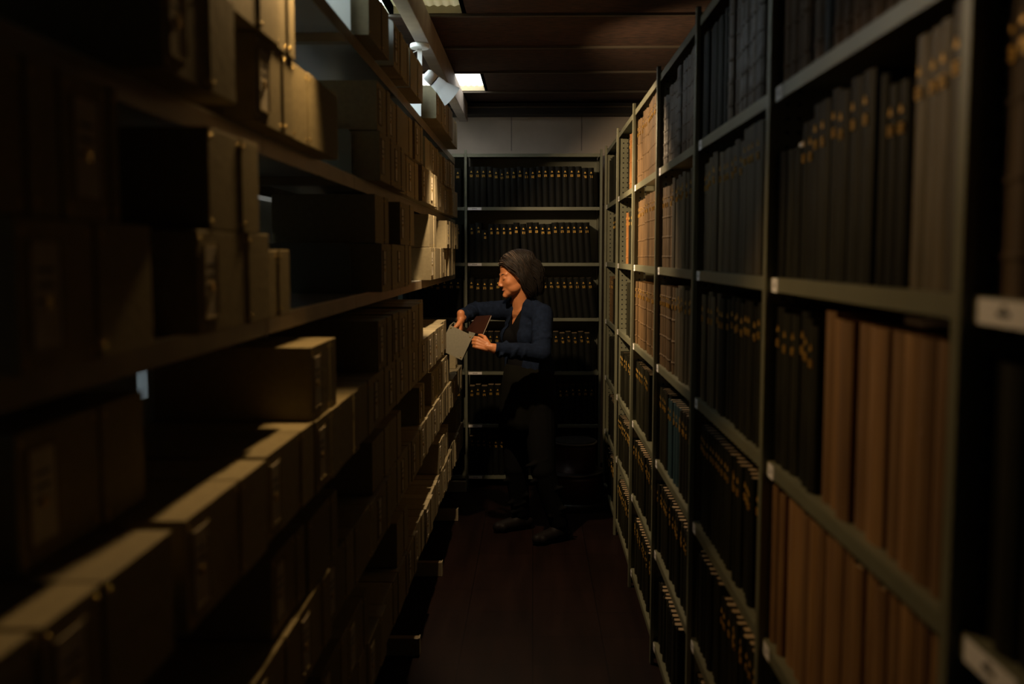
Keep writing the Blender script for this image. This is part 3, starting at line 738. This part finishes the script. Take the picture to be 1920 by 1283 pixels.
hand(body, lwr + Vector((-.012, 0, 0)), (-.86, .02, .34), (-.10, .95, -.25), (.3, .15, .93), [(.75, 1.0, .6), (.8, 1.0, .6), (.85, 1.0, .6), (.9, 1.05, .6)], big=.95)
hand(body, rwr, (.0, -.12, -.95), (-.75, .1, .2), (.2, -.9, .2), [(.25, .35, .25), (.35, .45, .3), (.45, .5, .3), (.5, .55, .35)], spread=.3, big=.86)
bmesh_body = blob(body, .0036, 4, 'skin', 'body')
b2 = bmesh.new(); b2.from_mesh(bmesh_body)
hv = [v for v in b2.verts if (v.co - HC).length < .16]
for _ in range(7): bmesh.ops.smooth_vert(b2, verts=hv, factor=.5, use_axis_x=True, use_axis_y=True, use_axis_z=True)
b2.to_mesh(bmesh_body); b2.free()
per = link('person', bmesh_body)
tag(per, 'woman in a navy jacket looking down into an open archive box', 'person')
def part(name, me): return link(name, me, per)
# face details
for s_ in (-1, 1): MB().tube([h(s_ * .016, -.0765, .0235), h(s_ * .029, -.0715, .0280), h(s_ * .045, -.0590, .0245)], [.0018, .0026, .0014], 'brow', 6).build('eyebrow', per)
for s_ in (-1, 1): MB().tube([h(s_ * .020, -.0750, -.0025), h(s_ * .030, -.0782, -.0045), h(s_ * .041, -.0720, -.003)], [.0010, .0014, .0010], 'brow', 6).build('eyelashes', per)
MB().tube([h(-.018, -.0800, -.065), h(-.009, -.0870, -.0640), h(0, -.0890, -.0645), h(.009, -.0870, -.0640), h(.018, -.0800, -.065)], [.0012, .0032, .0036, .0032, .0012], 'lips', 8).build('lips', per, smooth=True)
MB().lathe([(.0005, -.004), (.003, -.003), (.0042, 0), (.003, .003), (.0005, .004)], 'pearl', Matrix.Translation(h(.082, .006, -.058)), 12).build('earring', per, smooth=True)
# hair: a soft mass and locks combed back from the parting
hr = []
ell(hr, h(0, .028, .046), (.080, .092, .084), HR); ell(hr, h(0, .070, -.015), (.068, .064, .080), HR); ell(hr, h(0, .072, -.070), (.060, .055, .058), HR); ell(hr, h(0, .065, -.105), (.056, .046, .035), HR)
for s_ in (-1, 1): ell(hr, h(s_ * .056, .040, -.008), (.022, .045, .062), HR); ell(hr, h(s_ * .050, .050, -.075), (.024, .045, .050), HR)
hm = blob(hr, .006, 3, 'hair', 'hair')
ha = hm.attributes.new('tone', 'FLOAT', 'POINT'); ha.data.foreach_set('value', [.03] * len(hm.vertices))
hair = part('hair', hm)
random.seed(3); lk = MB(); tones = []; HDN = HR.inverted() @ Vector((0, 0, -1))
for i in range(760):
    s_ = 1 if i % 4 else -1
    y0 = random.uniform(-.88, .80); x0 = .16 + random.uniform(-.05, .05)
    pts = []; rr = []; e1 = random.uniform(1.0, 1.10); end = random.uniform(-.105, -.165); fin = random.uniform(.45, .62)
    ja = random.uniform(-.03, .03); wv = random.uniform(.005, .013); n_ = 14
    for k in range(n_):
        t = k / (n_ - 1); u = min(1, t / fin); ph = R(6 + 84 * u)
        yy = max(-.93, min(.95, y0 + ja + (1.05 - y0) * (t ** 1.7) * .62)); w_ = math.sqrt(max(.02, 1 - yy * yy))
        X = s_ * math.sin(ph) * w_ + x0 * (1 - u) * .5; Z = math.cos(ph) * w_
        p = Vector((X * .085 * e1, .032 + yy * (.105 if yy < 0 else .118) * e1, .040 + Z * .092 * e1))
        if t > fin:
            d_ = (t - fin) / (1 - fin); p += HDN * (d_ * (.04 - end)); p.x *= 1 - .03 * d_ * d_; p.y += (.004 + (.042 if y0 > -.1 else .016) * math.sin(d_ * 2.3)) ; p.x *= 1 + .10 * math.sin(d_ * 2.6)
        a_ = wv * min(1, t * 1.6); p.x += a_ * .6 * math.sin(t * 15 + (i % 9) * .3 + y0 * 4); p.y += a_ * math.cos(t * 14 + (i % 9) * .3 + y0 * 4)
        pts.append(h(*p)); rr.append(.0034 * (1 - .8 * max(0, t - .6) / .4) * (.5 + .5 * min(1, t * 6)))
    base = len(lk.v); lk.tube(pts, rr, 'hair', 5)
    tone = random.uniform(.6, 1) if random.random() < (.38 if y0 < 0 else .10) else random.uniform(.0, .3)
    tones += [tone * max(.05, 1 - 1.25 * ((j // 5) / (n_ - 1))) for j in range(len(lk.v) - base)]
lm = lk.mesh('hair_locks', True); la = lm.attributes.new('tone', 'FLOAT', 'POINT'); la.data.foreach_set('value', tones)
link('hair_locks', lm, hair)
# blouse with a V neck, under the jacket
bl = []
ell(bl, che + BR @ Vector((0, 0, .02)), (.152, .108, .15), BR); ell(bl, wai, (.148, .118, .14), BR); ell(bl, pel, (.160, .122, .13), BR)
for s_ in (-1, 1): ell(bl, che + BR @ Vector((s_ * .062, -.076, -.02)), (.062, .056, .062), BR)
cap(bl, lsh - lf * .02, .058, rsh + lf * .02, .056)
bm_ = blob(bl, .006, 4, 'black_cloth', 'blouse')
zn = nek.z
BRi = BR.inverted()
def vneck(co, no):
    q_ = BRi @ (co - nek)
    if q_.z > .000 and abs(q_.x) < .060: return False
    if q_.y < .01 and q_.z > -.095 and abs(q_.x - .004) < (q_.z + .095) * .50: return False
    return True
blouse = part('blouse', cut(bm_, vneck))
# jacket
jk = []
ell(jk, che + BR @ Vector((0, .005, .015)), (.166, .122, .155), BR); ell(jk, wai + BR @ Vector((0, .005, 0)), (.165, .135, .15), BR); ell(jk, pel + BR @ Vector((0, .01, -.01)), (.178, .145, .13), BR)
for s_ in (-1, 1): ell(jk, che + BR @ Vector((s_ * .064, -.080, -.02)), (.068, .060, .068), BR)
cap(jk, lsh, .062, rsh, .060)
ell(jk, nek + BR @ Vector((0, .035, .005)), (.095, .065, .055), BR)
for q_ in (lsh, rsh): cap(jk, nek.lerp(q_, .35) + Vector((0, 0, .022)), .056, q_ + Vector((0, 0, .0)), .058)
lcu, rcu = lel.lerp(lwr, .93), rel.lerp(rwr, .90)
cap(jk, lsh, .064, lsh.lerp(lel, .5), .058); cap(jk, lsh.lerp(lel, .5), .058, lel, .054); cap(jk, lel, .054, lel.lerp(lwr, .5), .047); cap(jk, lel.lerp(lwr, .5), .046, lcu, .031)
cap(jk, rsh, .062, rsh.lerp(rel, .5), .055); cap(jk, rsh.lerp(rel, .5), .055, rel, .050); cap(jk, rel, .050, rel.lerp(rwr, .5), .043); cap(jk, rel.lerp(rwr, .5), .042, rcu, .030)
# folds of cloth round the elbows and down the body
random.seed(8)
def rings(a, b, r, n, amp):
    ax = (b - a).normalized(); u = ax.orthogonal().normalized(); v = ax.cross(u)
    for i in range(n):
        c = a.lerp(b, (i + .5) / n + random.uniform(-.04, .04)); th = random.uniform(0, 6.28); pts = []
        for k in range(5):
            t = th + k * .55; pts.append(c + (u * math.cos(t) + v * math.sin(t)) * (r * .93) + ax * (.012 * (k - 2) * random.choice((-1, 1)) * .4))
        for p, q_ in zip(pts, pts[1:]): cap(jk, p, amp, q_, amp)
rings(lsh.lerp(lel, .35), lel, .056, 7, .011); rings(lel, lcu, .047, 8, .0105); rings(rsh.lerp(rel, .3), rel, .053, 6, .010); rings(rel, rcu, .045, 5, .010)
for s_, q0 in ((1, .10), (1, .13), (1, .155), (-1, .10), (-1, .14)):
    pts = [che + BR @ Vector((s_ * q0, -.10 + abs(q0 - .08) * .9, .06 - k * .085)) for k in range(5)]
    for p, q_ in zip(pts, pts[1:]): cap(jk, p, .009, q_, .011)
jm = blob(jk, .0055, 3, 'denim', 'jacket')
adl, adr = (lwr - lel).normalized(), (rwr - rel).normalized()
def jcut(co, no):
    q_ = BRi @ (co - che); dn = BRi @ (co - nek)
    if (co - lcu).dot(adl) > 0 and (co - lcu).length < .12: return False
    if (co - rcu).dot(adr) > 0 and (co - rcu).length < .12: return False
    if co.z < .80: return False
    near_arm = min((co - lel.lerp(lwr, k / 5)).length for k in range(6)) < .065 or min((co - rel.lerp(rwr, k / 5)).length for k in range(6)) < .065
    if near_arm: return True
    if dn.z > .026 and abs(dn.x) < .052 and dn.y < .05: return False
    if dn.z > .036 and abs(dn.x) < .062: return False
    if q_.y < -.02:
        wd = .034 + max(0, min(.040, (zn - co.z) * .16)); cx = -.006
    
        if abs(q_.x - cx) < wd: return False
    return True
jacket = part('jacket', cut(jm, jcut))
so = jacket.modifiers.new('solid', 'SOLIDIFY'); so.thickness = .003; so.offset = -1
def cuff(c, ax, r):
    mx_ = Matrix.Translation(c) @ frame_to(ax); return MB().lathe([(r + .001, -.022), (r + .0035, -.018), (r + .003, -.001), (r + .001, .001), (r - .003, 0), (r - .004, -.018)], 'denim', mx_, 24, False).build('cuff', jacket, smooth=True)
cuff(lcu, adl, .030); cuff(rcu, adr, .029)
# tunic skirt and trousers
def rings_mesh(name, rows, m, folds=0, amp=0):
    mb = MB(); n = 72; vs = []; fs = []
    for j, (c, rx, ry, z) in enumerate(rows):
        k = j / (len(rows) - 1)
        for i in range(n):
            a = 2 * math.pi * i / n; f = 1 + amp * k * math.sin(folds * a + 1.3 * math.sin(2 * a))
            v = c + BR @ Vector((rx * f * math.cos(a), ry * f * math.sin(a), 0)); vs.append((v.x, v.y, z + .006 * k * math.sin(3 * a)))
    for j in range(len(rows) - 1):
        for i in range(n): fs.append((j * n + i, (j + 1) * n + i, (j + 1) * n + (i + 1) % n, j * n + (i + 1) % n))
    mb.add(vs, fs, m); o = mb.build(name, per, smooth=True)
    s2 = o.modifiers.new('solid', 'SOLIDIFY'); s2.thickness = .003; return o
hc = (lhi + rhi) / 2
rings_mesh('tunic', [(wai, .155, .125, 1.02), (pel, .172, .140, .92), (pel, .180, .148, .84), (hc, .184, .152, .76), (hc, .186, .154, .70), (hc, .188, .156, .635)], 'tunic', 9, .045)
tr = []
for a, b, c in ((lhi, lkn, lan), (rhi, rkn, ran)):
    cap(tr, a, .098, b, .074); cap(tr, b, .072, c + Vector((0, 0, .02)), .055)
    random.seed(int(a.x * 1000))
    for i in range(7):
        p = b.lerp(c, random.uniform(-.25, .9)); q_ = Vector((random.uniform(-.05, .05), -.055, random.uniform(-.02, .02)))
        cap(tr, p + q_ + Vector((-.03, .01, -.01)), .012, p + q_ + Vector((.03, .01, .012)), .012)
cap(tr, lhi, .10, rhi, .10)
tm = blob(tr, .007, 3, 'trouser', 'trousers')
part('trousers', cut(tm, lambda co, no: co.z > .075))
for c, d in feet:
    g = c.copy(); g.z = 0; sh = []
    cap(sh, g + d * -.045 + Vector((0, 0, .045)), .042, g + d * .03 + Vector((0, 0, .05)), .045); cap(sh, g + d * .03 + Vector((0, 0, .045)), .044, g + d * .155 + Vector((0, 0, .034)), .032)
    side = d.cross(up); cap(sh, g + d * .13 + side * .018 + Vector((0, 0, .032)), .028, g + d * .13 - side * .018 + Vector((0, 0, .032)), .028)
    cap(sh, g + Vector((0, 0, .05)), .044, g + Vector((0, 0, .095)), .045)
    sm = blob(sh, .006, 3, 'shoe', 'shoe')
    for v in sm.vertices: v.co.z = max(v.co.z, .004)
    sho = part('shoe', sm)
